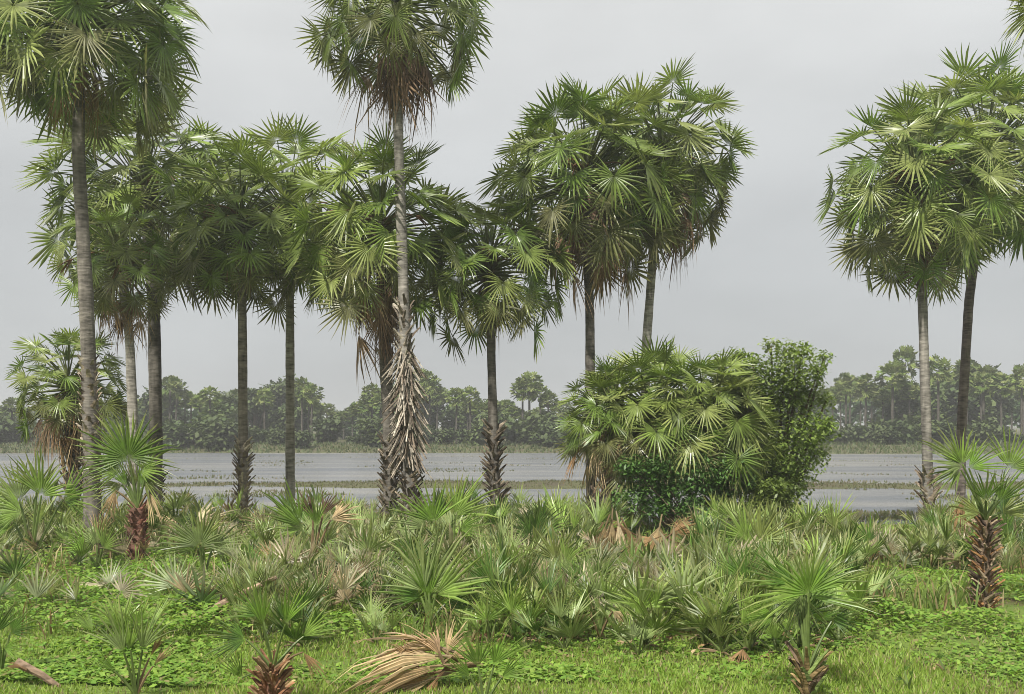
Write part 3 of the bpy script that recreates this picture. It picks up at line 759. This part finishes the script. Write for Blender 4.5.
# ---- the fan palm clump
def clump_palm(label, bx, by, Y, hx, hy, n, Rpx, seed, th1, skirt=None, stubspec=None, droop=.15, bend=(15, 80)):
    rng = np.random.default_rng(seed); s = Y / 1000
    base = at(bx, by, Y); base.z = gz(base.x, Y)
    root = empty('bushy_palm', base, label, 'bushy palm', 'fan palms of the bushy clump')
    top = np.array(at(hx, hy, Y) - base)
    b = B(); P, r = trunk_mesh(b, [(0, 0, -.2), tuple(top * .5 + np.array([.05, 0, 0])), tuple(top)], .26, .2, DARK, rng)
    tr = b.build('trunk', M_bark, root, True)
    sb = B(); stubs(sb, P, r, .05, top[2], 90, .5, .11, rng, DBOOT + BOOT, .6, .5); sb.build('leaf_stubs', M_bark, tr)
    b = B(); crown(b, top, np.array([0, 0, 1.]), int(n * 1.25), Rpx * s * .78, Rpx * s * .40, 5, th1, rng, S=22, bend=bend, sag=.12, droop=droop, span=(210, 290))
    b.build('crown', M_leaf, root)
    if skirt:
        b = B(); dead_skirt(b, top + np.array([0, 0, .2]), np.array([0, 0, 1.]), skirt[0], skirt[1], rng, skirt[2], *skirt[3:]); b.build('dead_skirt', M_dead, root)
clump_palm('bushy short palm with pale dead fans hanging down its outer side, at the clump edge', 604, 535, 28, 612, 410, 50, 56, 201, 116, (40, .8, [TANS[0], TANS[2], (.42, .35, .22), TANS[3]], (118, 172), .8, 9, (30, 80)))
clump_palm('bushy short palm at the top middle of the clump, fans spread upright', 668, 532, 28.6, 655, 412, 66, 76, 202, 118, (6, .9, TANS))
clump_palm('bushy short palm leaning out in front of the leafy tree, yellowish fans', 722, 532, 28.2, 706, 416, 60, 74, 203, 120, (6, .9, TANS), droop=.2, bend=(20, 80))

# ---- fallen and dead fronds
def dead_leaf(label, px, py, leaves, seed, name='fallen_frond', group='dead palm fronds on the ground', stalk=None, cat='dead frond'):
    """leaves: (dx px, dz px, angle deg in plan-ish view, R px, span, colour)"""
    rng = np.random.default_rng(seed)
    Y = 3000 / (py - HY); zz = 0
    for _ in range(4):
        zz = gz((px - 512) / F * Y, Y); Y = (CAMZ - zz) * 1000 / (py - HY)
    s = Y / 1000
    base = Vector(((px - 512) * s, Y, zz))
    root = empty(name, base, label, cat, group)
    for dx, dz, ang, Rp, span, col in leaves:
        a = R_(ang); b = B()
        h = np.array([dx * s, (rng.random() - .5) * .2, dz * s])
        fw = np.array([math.cos(a), (rng.random() - .7) * .5, math.sin(a)])
        leaf(b, h, fw, (0, -.75, .8), Rp * s, R_(span), int(max(8, span / 6)), rng, col, tip=np.array(col) * 1.35, tipdry=.6,
             vee=-.3 - .5 * rng.random(), fold=.9, droop=.55, ragged=.4, split=.36, cup=-.15, jit=1.0)
        tube(b, [h - fw * .3 * Rp * s, h, h + fw * .1 * Rp * s], [.02, .02, .012], np.array(col) * .7, 5)
        b.build('dry_blade', M_dead, root)
    if stalk:
        b = B(); x0, z0, x1, z1, r = stalk
        tube(b, [np.array([x0 * s, 0, z0 * s]), np.array([(x0 + x1) / 2 * s, .05, (z0 + z1) / 2 * s + .03]), np.array([x1 * s, .1, z1 * s])], [r * 1.3 * s, r * s, r * .7 * s], (.27, .19, .13), 7, True)
        b.build('dry_stalk', M_bark, root)
    return root
dead_leaf('big heap of fallen tan fronds with curling blades at the lower edge', 395, 690, [
    (52, 34, 172, 120, 34, TANS[2]), (48, 26, 182, 125, 30, TANS[0]), (50, 40, 160, 92, 36, (.33, .24, .15)), (46, 18, 190, 120, 26, TANS[1]), (40, 12, 196, 92, 26, TANS[2]),
    (50, 38, 140, 58, 44, TANS[0]), (46, 36, 110, 42, 60, (.30, .2, .12)), (52, 36, 75, 40, 60, TANS[2]), (56, 34, 40, 30, 70, TANS[0]), (44, 14, 230, 46, 50, TANS[3]), (20, 30, 120, 40, 50, TANS[1])], 301)
dead_leaf('grey-brown fallen frond stalk slanting over a dead brown bundle in the thicket', 215, 622, [
    (5, 18, 270, 30, 90, RUST[2]), (0, 14, 240, 34, 60, (.22, .15, .10)), (12, 16, 300, 28, 60, (.20, .13, .09))], 302, stalk=(-22, 2, 60, 44, 3.2))
dead_leaf('reddish fallen stalk lying slantwise on the grass at the lower left edge', 38, 688, [(-14, 22, 150, 20, 60, TANS[3])], 303, stalk=(-22, 26, 26, -8, 3.6))
dead_leaf('tan dead fan curled over a green sapling, just beside the standing dry stake', 340, 606, [
    (0, 16, 110, 34, 150, TANS[2]), (-6, 14, 190, 34, 90, TANS[0]), (8, 14, 20, 34, 90, TANS[2])], 304)
dead_leaf('cream dead fan drooping over the stump at the foot of the bushy clump', 612, 560, [
    (0, 40, 265, 38, 40, TANS[2]), (6, 38, 280, 38, 36, (.42, .34, .22)), (-6, 36, 250, 36, 34, TANS[0]), (-14, 30, 235, 30, 30, TANS[3]), (14, 34, 300, 30, 34, TANS[1])], 305)
dead_leaf('brown heap of dead fans lying under the dark creeper', 655, 556, [
    (0, 18, 200, 40, 120, TANS[1]), (15, 22, 40, 40, 110, TANS[3]), (20, 14, 330, 36, 100, TANS[1]), (-20, 12, 240, 34, 100, TANS[0]), (30, 20, 100, 30, 80, (.22, .18, .08)), (-40, 26, 230, 38, 80, TANS[0]), (45, 26, 300, 40, 90, TANS[1]), (5, 30, 260, 40, 70, TANS[2]), (-25, 24, 150, 34, 90, TANS[3])], 306)
dead_leaf('low heap of cream dead fans behind the fuzzy sapling near the slim palm foot', 186, 543, [
    (-10, 14, 150, 40, 120, TANS[2]), (10, 16, 60, 40, 120, (.42, .36, .23)), (20, 10, 10, 44, 90, TANS[2]), (-24, 8, 180, 36, 80, TANS[0])], 307)
dead_leaf('reddish tan dead fans round the foot of the low dark-crowned palm', 490, 548, [
    (0, 16, 200, 26, 120, (.34, .2, .13)), (8, 18, 320, 26, 120, TANS[0]), (-4, 10, 250, 26, 90, (.3, .18, .12))], 308)
dead_leaf('brown dead fans on the ground between the grass mound and the dark rosette', 895, 562, [
    (0, 8, 170, 30, 110, TANS[1]), (14, 10, 30, 30, 110, TANS[3]), (-14, 6, 200, 30, 80, TANS[1])], 309)
dead_leaf('tan dead tuft in the thicket behind the rust-red stump', 272, 580, [
    (0, 16, 110, 36, 90, TANS[0]), (6, 14, 60, 40, 80, TANS[1]), (-8, 14, 150, 36, 70, TANS[2])], 310)
# a dry stake
rng = np.random.default_rng(8)
pb = at(338, 553, 24); pb.z = gz(pb.x, 24)
b = B(); tube(b, [(0, 0, -.1), (.0, 0, .55), (-.04, .02, 1.15)], [.045, .04, .03], (.42, .33, .19), 6, True)
tag(b.build('dry_stake', M_bark, None, False, pb), 'short pale dry stake standing upright in front of the water', 'stake')

# ------------------------------------------------------------------ saplings of the thicket
protos = []
def make_proto(seed, kind):
    rng = np.random.default_rng(900 + seed)
    root = empty('palm_sapling', (0, 0, -50), 'fan palm sapling', 'palm sapling', 'fan palm saplings of the thicket')
    n = int(rng.integers(4, 8))
    col0 = np.array({'grey-green': GRY, 'mid green': SAG, 'dark green': DKG, 'yellowish': (.13, .165, .045)}[kind])
    ph0 = rng.random() * 6.28
    for i in range(n):
        th = R_(14 + 46 * (i + .3) / n); ph = ph0 + i * 2.4 + rng.random() * .5
        d = axis_dir(np.array([0, 0, 1.]), th, ph)
        h = d * (.30 + .45 * rng.random())
        fw = nrm(d + np.array([0, 0, .25])); nn = -np.array([math.cos(ph), math.sin(ph), 0]) * .9 + np.array([0, 0, .5])
        # axis_dir's own frame: take the horizontal part of d for facing inward and up
        hz = np.array([d[0], d[1], 0]); nn = -nrm(hz) + np.array([0, 0, .5 + .4 * rng.random()]) + (rng.random(3) - .5) * .9
        frond_obj(root, 'frond', (0, 0, 0.02), h, fw, nn, .46 + .34 * rng.random(), 70 + 120 * rng.random(), int(11 + rng.integers(6)), rng,
                  col0 * (.75 + .6 * rng.random()), tipdry=.3 + .6 * rng.random(), w=.013, droop=.1 + .25 * rng.random(), nar=.62, split=.24 + .12 * rng.random(), ragged=.35)
    for i in range(int(rng.integers(1, 5))):
        ph = rng.random() * 6.28; d = nrm(np.array([math.cos(ph), math.sin(ph), .25]))
        c = np.array(TANS[rng.integers(4)])
        frond_obj(root, 'dead_frond', (0, 0, .02), d * .35, nrm(d + np.array([0, 0, -.5])), (d[0] * .3, d[1] * .3, 1), .5 + .2 * rng.random(), 80, 12, rng, c, M_dead,
                  tip=c * 1.3, pcol=(.2, .14, .08), vee=-.5, fold=.8, ragged=.4, droop=.3, w=.012)
    return root
KINDS = ['grey-green', 'mid green', 'dark green', 'yellowish']
for k in range(12): protos.append((make_proto(k, KINDS[k % 4]), KINDS[k % 4]))

LM = [('the red-stemmed young palm', 137, 562), ('the tallest trunk', 92, 545), ('the stub-studded slim trunk', 243, 530), ('the rust-red stump', 273, 690),
      ('the folded dark dead fans', 312, 560), ('the biggest grey-green fans', 430, 625), ('the two touching trunks', 396, 548), ('the low dark-crowned palm', 497, 540),
      ('the cream fan on the stump', 612, 555), ('the heap under the creeper', 660, 556), ('the star-shaped young palm', 810, 690), ('the yellow-green leafy shrub', 772, 545),
      ('the orange-brown stem', 985, 610), ('the straight palm foot', 930, 525), ('the fallen tan frond heap', 395, 690), ('the slanting dead stalk', 215, 620), ('the fallen red stalk', 38, 688)]
def ground_at(px, py):
    Y = 3000 / (py - HY)
    for _ in range(3): Y = (CAMZ - gz((px - 512) / F * Y, Y)) * 1000 / (py - HY)
    return (px - 512) / F * Y, Y
LMW = [(n, *ground_at(x, y)) for n, x, y in LM]
ORD = ['nearest', 'second nearest', 'third nearest', 'fourth nearest', 'fifth nearest', 'sixth nearest', 'seventh nearest', 'eighth nearest', 'ninth nearest', 'tenth nearest'] + ['%dth nearest' % i for i in range(11, 60)]
HERO = [(137, 562, 30), (985, 612, 50), (32, 566, 35), (312, 572, 30), (452, 572, 30), (430, 628, 50), (537, 562, 20), (178, 606, 30), (215, 622, 30), (243, 530, 12), (92, 545, 14), (340, 606, 25), (612, 560, 30), (655, 556, 40), (600, 640, 30), (338, 553, 12), (186, 543, 30), (395, 550, 20), (205, 582, 25), (895, 562, 25)]
rr = random.Random(12)
spots = []
tries = 0
while len(spots) < 285 and tries < 60000:
    tries += 1
    px = rr.uniform(-20, 1044); py = 425 + rr.uniform(100, 232)
    if px > 850 and py > 575: continue
    if 785 < px < 935 and py < 548: continue
    if px > 500 and py > 655 and rr.random() < .93: continue
    if px > 640 and py > 622 and rr.random() < .7: continue
    if px < 230 and py > 575 and rr.random() < .9: continue
    if px < 120 and py > 545 and rr.random() < .6: continue
    if 230 < px < 500 and py > 650: continue
    if any(abs(px - hx) < hw and hb - 8 < py < hb + 75 for hx, hb, hw in HERO): continue
    x, y = ground_at(px, py)
    if any((x - a) ** 2 + (y - b_) ** 2 < (.36 if y < 20 else .48) ** 2 for a, b_, *_ in spots): continue
    if 560 < px < 830 and py < 540: continue
    if 585 < px < 700 and py < 572 and rr.random() < .8: continue
    spots.append((x, y, px, py))
per = {}
used = set()
for (x, y, px, py) in spots:
    k = rr.randrange(len(protos)); pr, kind = protos[k]
    if k in used: o = copy_tree(pr)
    else: o = pr; used.add(k)
    sc_ = rr.uniform(.62, 1.2) * (1.0 if y > 20 else .9)
    o.location = (x, y, gz(x, y) - .01); o.rotation_euler = (rr.uniform(-.08, .08), rr.uniform(-.08, .08), rr.uniform(0, 6.28))
    o.scale = (sc_, sc_, sc_ * rr.uniform(.9, 1.1))
    d = [((x - lx) ** 2 + (y - ly) ** 2, i) for i, (nm, lx, ly) in enumerate(LMW)]
    dd, i = min(d); per.setdefault((i, kind), []).append((dd, o))
for (i, kind), lst in per.items():
    lst.sort(key=lambda t: t[0])
    for j, (dd, o) in enumerate(lst):
        o['label'] = '%s palm sapling, %s of its colour to %s' % (kind, ORD[j], LMW[i][0])
for k, (pr, kind) in enumerate(protos):
    if k not in used:
        for ch in list(pr.children): bpy.data.objects.remove(ch)
        bpy.data.objects.remove(pr)

# the smaller fans past those three hundred, one mass
rng = np.random.default_rng(321)
b = B(); k = 0
while k < 1150:
    u = rng.random(); Y = 1 / (1 / 15.5 + (1 / 32.5 - 1 / 15.5) * u); X = (rng.random() * 1.15 - .575) * Y
    pxx = X / Y * F + 512; n = vnoise(X, Y, .5, 33.)
    if n < -.25 or (pxx < 240 and Y < 22 and rng.random() < .85) or (pxx > 830 and Y < 20): continue
    z = gz(X, Y)
    if z < -.6: continue
    if 575 < pxx < 720 and 20.5 < Y < 27.5 and rng.random() < .8: continue
    if z < -.3 or (785 < pxx < 930 and Y > 24.5): continue
    k += 1
    d = nrm(np.array([rng.random() - .5, rng.random() - .5, .35 + .5 * rng.random()])); h = np.array([X, Y, z]) + d * (.15 + .35 * rng.random())
    dead = rng.random() < .36
    c = np.array(((.40, .34, .22), (.33, .26, .155), (.26, .19, .11), (.44, .39, .27))[rng.integers(4)] if dead else (SAG, GRY, MIDG, YEL, DKG, (.25, .28, .16), (.38, .38, .25))[rng.integers(7)]) * (.75 + .5 * rng.random())
    fw = nrm(d + (rng.random(3) - .5) * (1.2 if dead else .7)); nn = np.array([(rng.random() - .5) * 1.4, -.8 + 1.0 * rng.random(), .7])
    tube(b, [np.array([X, Y, z - .02]), h], [.012, .009], c * .9, 4)
    leaf(b, h, fw, nn, .32 + .40 * rng.random(), R_(70 + 150 * rng.random()), int(8 + rng.integers(7)), rng, c, tip=(.46, .41, .26), tipdry=.6, nar=.66, ragged=.3, split=.27, droop=.05 + .22 * rng.random(), vee=.4 * rng.random() - (.5 if dead else 0))
tag(b.build('palm_undergrowth', M_leafsap), kind='stuff')

# ------------------------------------------------------------------ far shore
def far_palm_mesh(seed):
    rng = np.random.default_rng(500 + seed)
    root = empty('far_palm', (0, 0, -60), 'x', 'palm tree', 'trees of the far shore')
    H = 10.0
    b = B(); tube(b, [(0, 0, -.5), (.1, 0, H * .5), (.25 * (rng.random() - .5), 0, H)], [.24, .2, .17], (.075, .068, .055), 7); b.build('trunk', M_bark, root, True)
    b = B()
    for i in range(46):
        u = (i + .5) / 46; th = math.acos(.98 - 1.75 * u); ph = i * 2.4 + rng.random()
        d = axis_dir(np.array([0, 0, 1.]), th, ph); e = np.array([0, 0, H]) + d * (1.35 + .5 * rng.random())
        n = nrm(np.array([0, 0, 1.]) - d * d[2] + (rng.random(3) - .5) * .8)
        leaf(b, e, nrm(d + (rng.random(3) - .6) * 1.6), n, .8 + .35 * rng.random(), R_(250), 9, rng, np.array(GREENS[rng.integers(5)]) * (.6 + .3 * rng.random()), split=.6, tipdry=.1)
    b.build('crown', M_far, root)
    return root
def far_broad_mesh(seed):
    rng = np.random.default_rng(600 + seed)
    root = empty('far_tree', (0, 0, -60), 'x', 'tree', 'trees of the far shore')
    bl = []
    for i in range(15):
        a = rng.random() * 6.28; r = rng.random() ** .5 * 2.9; z = 2.0 + 6.8 * rng.random()
        bl.append((r * math.cos(a) * (1.15 - abs(z - 5) / 7), r * math.sin(a) * .8, z, .9 + .8 * rng.random()))
    b = B(); limbs(b, (0, 0, -.4), [x[:3] for x in bl], .2, rng, (.12, .10, .08)); b.build('trunk', M_bark, root, True)
    b = B(); blobs_leaves(b, bl, 2400, .62, rng, [(.065, .10, .026), (.085, .12, .034), (.05, .08, .022), (.10, .13, .045)], .9); b.build('crown', M_far, root)
    return root
def far_shrub_mesh(seed):
    rng = np.random.default_rng(700 + seed)
    root = empty('far_shrub', (0, 0, -60), 'x', 'shrub', 'shrubs along the far bank')
    bl = [((rng.random() - .5) * 4.5, (rng.random() - .5) * 2, .5 + 1.7 * rng.random(), .7 + .6 * rng.random()) for _ in range(9)]
    b = B(); limbs(b, (0, 0, -.3), [x[:3] for x in bl], .1, rng, (.12, .10, .08)); b.build('stems', M_bark, root, True)
    b = B(); blobs_leaves(b, bl, 1100, .42, rng, [(.06, .085, .026), (.08, .105, .034), (.045, .07, .02)], .9); b.build('foliage', M_far, root)
    return root
fp = [far_palm_mesh(i) for i in range(4)]; fb = [far_broad_mesh(i) for i in range(4)]; fs = [far_shrub_mesh(i) for i in range(3)]
SKY_X = [-40, 0, 30, 120, 170, 185, 215, 235, 260, 300, 322, 345, 360, 378, 400, 430, 450, 480, 500, 560, 640, 820, 845, 862, 880, 900, 940, 965, 985, 1005, 1024, 1070]
SKY_Y = [402, 406, 405, 400, 380, 384, 394, 386, 380, 380, 402, 406, 396, 388, 380, 374, 392, 398, 402, 404, 400, 388, 380, 377, 386, 376, 376, 366, 368, 376, 374, 376]
fr = random.Random(31)
farlist = []       # (px, kind, object)
usedf = set()
def place_far(kind, lst, px, top, Y, own):
    o = fr.choice(lst)
    if o.name in usedf: o = copy_tree(o)
    else: usedf.add(o.name)
    x = (px - 512) / F * Y; z = gz(x, Y)
    H = CAMZ + (HY - top) / F * Y - z
    k = H / own
    o.location = (x, Y, z - .1); kw = k if kind != 'palm' else min(k, 1.0) * fr.uniform(.85, 1.05)
    o.scale = (kw * fr.uniform(.9, 1.15), kw, k); o.rotation_euler = (0, 0, fr.uniform(0, 6.28))
    if kind == 'palm': o.scale = (max(.72, kw), max(.72, kw), k)
    farlist.append((px, kind, o))
px = -30
while px < 1060:
    top = np.interp(px, SKY_X, SKY_Y) + fr.uniform(-3, 9)
    if fr.random() < .6: place_far('palm', fp, px, top, fr.uniform(150, 185), 12.0)
    else: place_far('broadleaf tree', fb, px, top + 2, fr.uniform(150, 190), 9.6)
    px += fr.uniform(6, 12)
for px, top in ((530, 372), (522, 380), (540, 384), (548, 392), (905, 347), (893, 362), (938, 356), (312, 384), (302, 378), (456, 388), (470, 386), (420, 368), (372, 384), (1022, 366), (846, 374), (866, 374), (966, 360), (984, 366), (210, 386), (170, 376), (12, 398)):
    place_far('palm', fp, px, top, fr.uniform(145, 160), 12.0)
px = -30
while px < 1060:
    place_far('shrub', fs, px, fr.uniform(412, 436), fr.uniform(140, 152), 2.9); px += fr.uniform(12, 30)
FL = [(-100, 'the left edge'), (92, 'the tallest left trunk'), (156, 'the thick dark trunk'), (243, 'the stub-studded slim trunk'), (290, 'the smooth brown trunk'), (400, 'the stick-sleeved trunk'),
      (493, 'the thin black-brown trunk'), (585, 'the bushy clump edge'), (820, 'the leafy tree'), (925, 'the straight right trunk'), (963, 'the leaning trunk')]
ORW = ['first', 'second', 'third', 'fourth', 'fifth', 'sixth', 'seventh', 'eighth', 'ninth', 'tenth', 'eleventh', 'twelfth', 'thirteenth', 'fourteenth', 'fifteenth', 'sixteenth', 'seventeenth', 'eighteenth', 'nineteenth', 'twentieth']
cnt = {}
for px, kind, o in sorted(farlist, key=lambda t: t[0]):
    i = max(j for j, (x, _) in enumerate(FL) if x <= px)
    c = cnt[(i, kind)] = cnt.get((i, kind), -1) + 1
    o['label'] = 'hazy far %s, %s to the right of %s' % (kind, ORW[c], FL[i][1])
# the wood behind, one mass
rng = np.random.default_rng(66)
bl = []
for i in range(420):
    Y = 190 + 40 * rng.random(); px = -120 + 1260 * rng.random()
    top = np.interp(px, SKY_X, SKY_Y) + 9 + 30 * rng.random() ** 1.3
    x = (px - 512) / F * Y; bl.append((x, Y, CAMZ + (HY - top) / F * Y - 1.2, 1.5 + 1.2 * rng.random()))
b = B(); blobs_leaves(b, bl, 42000, 1.0, rng, [(.05, .10, .025), (.06, .11, .03), (.04, .08, .02)], .9)
tag(b.build('far_wood', M_far), kind='stuff')

# ------------------------------------------------------------------ air
HAZE = .0011
def haze_box():
    x0, x1, y0, y1, z0, z1 = -1520, 1520, -70, 2420, -2.6, 22
    v = [(x0, y0, z0), (x1, y0, z0), (x1, y1, z0), (x0, y1, z0), (x0, y0, z1), (x1, y0, z1), (x1, y1, z1), (x0, y1, z1)]
    q = [(0, 3, 2, 1), (4, 5, 6, 7), (0, 1, 5, 4), (1, 2, 6, 5), (2, 3, 7, 6), (3, 0, 4, 7)]
    m, n, l = mat_new('haze_air'); out = n.new('ShaderNodeOutputMaterial'); pv = n.new('ShaderNodeVolumePrincipled')
    pv.inputs['Color'].default_value = (.98, .985, .97, 1); pv.inputs['Density'].default_value = HAZE
    pv.inputs['Anisotropy'].default_value = 0.35
    l.new(pv.outputs[0], out.inputs['Volume'])
    b = B(); b.add(v, (1, 1, 1), None, q)
    tag(b.build('haze', m), kind='stuff')
haze_box()

# ------------------------------------------------------------------ light
SUN_AZ, SUN_EL = R_(204), R_(52)            # azimuth clockwise from +Y (away from the camera): behind, to the left
sd = Vector((math.sin(SUN_AZ) * math.cos(SUN_EL), math.cos(SUN_AZ) * math.cos(SUN_EL), math.sin(SUN_EL)))
L = bpy.data.lights.new('sun', 'SUN'); L.energy = 5.0; L.angle = R_(1.5); L.color = (1, .96, .885)
lo = bpy.data.objects.new('sun', L); COL.objects.link(lo); lo.rotation_euler = (-sd).to_track_quat('-Z', 'Y').to_euler(); lo.location = (0, 0, 40)

w = bpy.data.worlds.new('World'); sc.world = w; w.use_nodes = True
nt = w.node_tree; n = nt.nodes; l = nt.links; n.clear()
out = n.new('ShaderNodeOutputWorld'); bg = n.new('ShaderNodeBackground'); bg.inputs[1].default_value = .1
sky = n.new('ShaderNodeTexSky'); sky.sky_type = 'NISHITA'; sky.sun_disc = False
sky.sun_elevation = SUN_EL; sky.sun_rotation = SUN_AZ; sky.dust_density = 4; sky.air_density = 1.2
tc = n.new('ShaderNodeTexCoord'); sx = n.new('ShaderNodeSeparateXYZ'); l.new(tc.outputs['Generated'], sx.inputs[0])
ramp = n.new('ShaderNodeValToRGB'); e = ramp.color_ramp.elements
e[0].position = 0.0; e[0].color = (.395, .415, .428, 1)
e[1].position = 1.0; e[1].color = (.85, .85, .85, 1)
x = e.new(.18); x.color = (.46, .474, .48, 1)
x = e.new(.42); x.color = (.60, .607, .60, 1)
l.new(sx.outputs['Z'], ramp.inputs[0])
mp = n.new('ShaderNodeMapping'); mp.inputs['Scale'].default_value = (1, 1, 2.6); l.new(tc.outputs['Generated'], mp.inputs[0])
nz = n.new('ShaderNodeTexNoise'); nz.inputs['Scale'].default_value = 2.6; nz.inputs['Detail'].default_value = 6; nz.inputs['Roughness'].default_value = .5
l.new(mp.outputs[0], nz.inputs['Vector'])
mr = n.new('ShaderNodeMapRange'); mr.inputs[1].default_value = .3; mr.inputs[2].default_value = .7; mr.inputs[3].default_value = 8.8; mr.inputs[4].default_value = 10.8
l.new(nz.outputs['Fac'], mr.inputs[0])
vm = n.new('ShaderNodeVectorMath'); vm.operation = 'SCALE'; l.new(ramp.outputs[0], vm.inputs[0]); l.new(mr.outputs[0], vm.inputs['Scale'])
mx = n.new('ShaderNodeMixRGB'); mx.inputs[0].default_value = .94
l.new(sky.outputs[0], mx.inputs[1]); l.new(vm.outputs[0], mx.inputs[2])
l.new(mx.outputs[0], bg.inputs[0]); l.new(bg.outputs[0], out.inputs[0])

# ------------------------------------------------------------------ camera and render settings
cam = bpy.data.cameras.new('camera'); co = bpy.data.objects.new('camera', cam); COL.objects.link(co)
co.location = (0, 0, CAMZ); co.rotation_euler = (R_(90), 0, 0)
cam.sensor_width = 36; cam.lens = F * 36 / 1024; cam.shift_y = (HY - 347) / 1024
cam.clip_start = .1; cam.clip_end = 6000
sc.camera = co
sc.view_settings.view_transform = 'Standard'; sc.view_settings.look = 'None'
sc.view_settings.exposure = 0.42; sc.view_settings.gamma = 1
sc.render.engine = 'CYCLES'
sc.cycles.max_bounces = 6; sc.cycles.transparent_max_bounces = 4; sc.cycles.volume_bounces = 0
sc.cycles.use_denoising = True; sc.cycles.filter_width = .9
